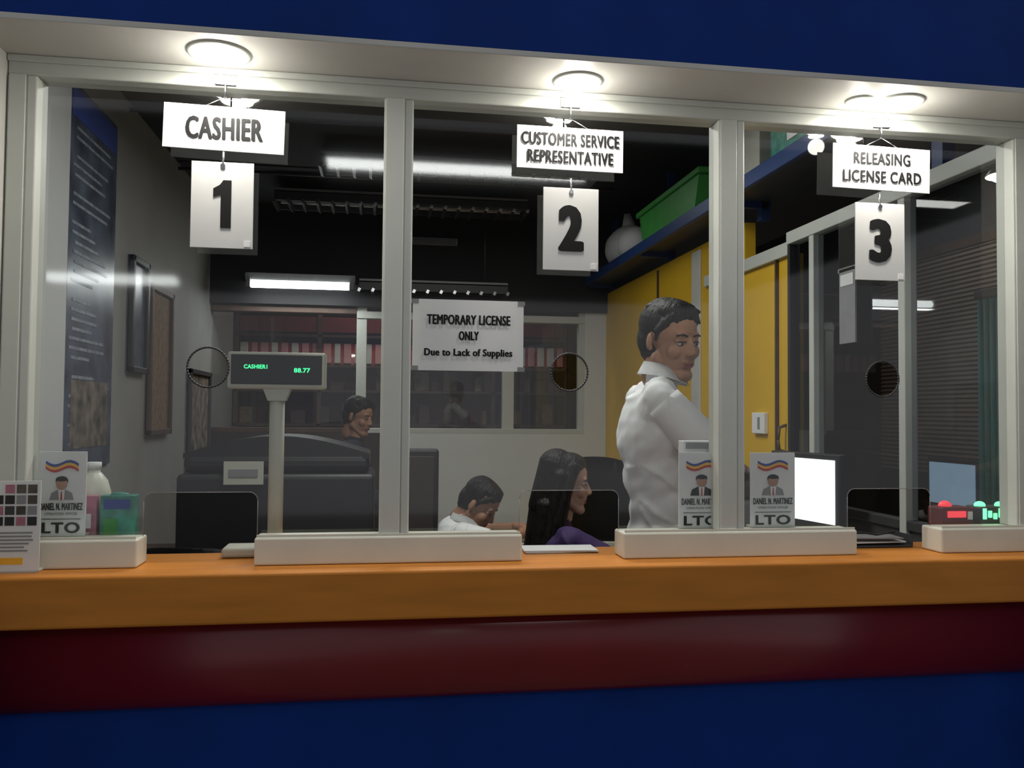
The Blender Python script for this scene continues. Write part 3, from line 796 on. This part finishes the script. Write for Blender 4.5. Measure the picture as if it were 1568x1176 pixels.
# seated woman, long hair
e=person('seated_woman')
J=dict(chest=(.67,1.29,.80),waist=(.655,1.29,.64),hip=(.65,1.29,.545),neck=(.675,1.29,.935),headbase=(.69,1.29,1.0),
 shL=(.69,1.13,.885),elL=(.82,1.09,.82),wrL=(1.03,1.17,.81),shR=(.69,1.45,.885),elR=(.80,1.49,.72),wrR=(1.03,1.40,.81),
 hpL=(.70,1.20,.54),knL=(1.08,1.19,.52),anL=(1.06,1.19,.09),hpR=(.70,1.38,.54),knR=(1.08,1.39,.52),anR=(1.06,1.39,.09))
body(e,J,90,'purple','trous','skinf','long',w=.88)
head(e,(.70,1.285,1.085),80,6,0,.93,'skinf','hair',True)
hand(e,(1.03,1.17,.81),(1,.15,-.15),(0,0,1),.85,'skinf',.3,1); hand(e,(1.03,1.40,.81),(1,-.1,-.15),(0,0,1),.85,'skinf',.3,-1)

# seated clerk bowed over desk
e=person('seated_clerk')
J=dict(chest=(.345,2.08,.72),waist=(.29,2.08,.60),hip=(.27,2.08,.53),neck=(.385,2.07,.84),headbase=(.42,2.06,.87),
 shL=(.37,1.91,.81),elL=(.50,1.88,.77),wrL=(.68,2.02,.80),shR=(.37,2.25,.81),elR=(.50,2.30,.77),wrR=(.68,2.2,.80),
 hpL=(.31,1.98,.53),knL=(.70,1.98,.52),anL=(.68,1.98,.09),hpR=(.31,2.18,.53),knR=(.70,2.18,.52),anR=(.68,2.18,.09))
body(e,J,85,'shirtw','trous','skin','short',w=.92)
cuff(e,J['shL'],J['elL'],.8,.058,'shirtw'); cuff(e,J['shR'],J['elR'],.8,.058,'shirtw')
head(e,(.462,2.05,.925),62,38,0,.95,'skin','hair')
collar(e,(.395,2.065,.878),.056,.076,.030,'shirtw',fwd=0)
hand(e,(.68,2.02,.80),(1,.3,-.12),(0,0,1),.9,'skin',.3,1); hand(e,(.68,2.2,.80),(1,-.2,-.12),(0,0,1),.9,'skin',.3,-1)

# dark-uniform person further back
e=person('standing_clerk')
x,y=-.13,3.14
J=dict(chest=(x-.03,y,1.05),waist=(x-.03,y,.86),hip=(x-.03,y,.76),neck=(x-.01,y,1.18),headbase=(x,y,1.24),
 shL=(x-.02,y-.17,1.13),elL=(x+.03,y-.2,.9),wrL=(x+.17,y-.15,.8),shR=(x-.02,y+.17,1.13),elR=(x+.03,y+.2,.9),wrR=(x+.17,y+.15,.8),
 hpL=(x-.03,y-.09,.74),knL=(x-.02,y-.09,.42),anL=(x-.04,y-.09,.09),hpR=(x-.03,y+.09,.74),knR=(x-.02,y+.09,.42),anR=(x-.04,y+.09,.09))
body(e,J,70,'navy','trous','skin','long',w=.9)
head(e,(x+.01,y-.01,1.32),60,14,0,.90,'skin','hair')
hand(e,(x+.17,y-.15,.8),(.6,0,-.8),(.8,-.2,.5),.85,'skin',.3,1); hand(e,(x+.17,y+.15,.8),(.6,0,-.8),(.8,.2,.5),.85,'skin',.3,-1)

# ------------------------------------------------------------ lobby side light
def lobby(x0,x1,y,power,diff=False):
    e=bpy.data.objects.new('lobby_fluorescent',None); COL.objects.link(e)
    b=B('housing'); b.box((x0,y-.12,2.73),(x1,y+.12,2.799),'grey',.004)
    if diff: b.box((x0+.02,y-.10,2.655),(x1-.02,y+.10,2.73),'diffuser',.02,seg=3)
    b.done(e)
    if power: light('tube_light','AREA',((x0+x1)/2,y,2.71),power,x1-x0-.05,.2,(.97,1,.98),parent=e)
lobby(-3.4,-2.1,-7.4,0,True)
lobby(-.33,1.18,-2.85,12)
simple('ceiling_lobby',(-4,-9,2.8),(4.2,-2.6,2.85),'ceil')
w=bpy.data.worlds.new('world'); sc.world=w; w.use_nodes=True
bg=w.node_tree.nodes['Background']; bg.inputs[0].default_value=(.94,.95,1,1); bg.inputs[1].default_value=.34
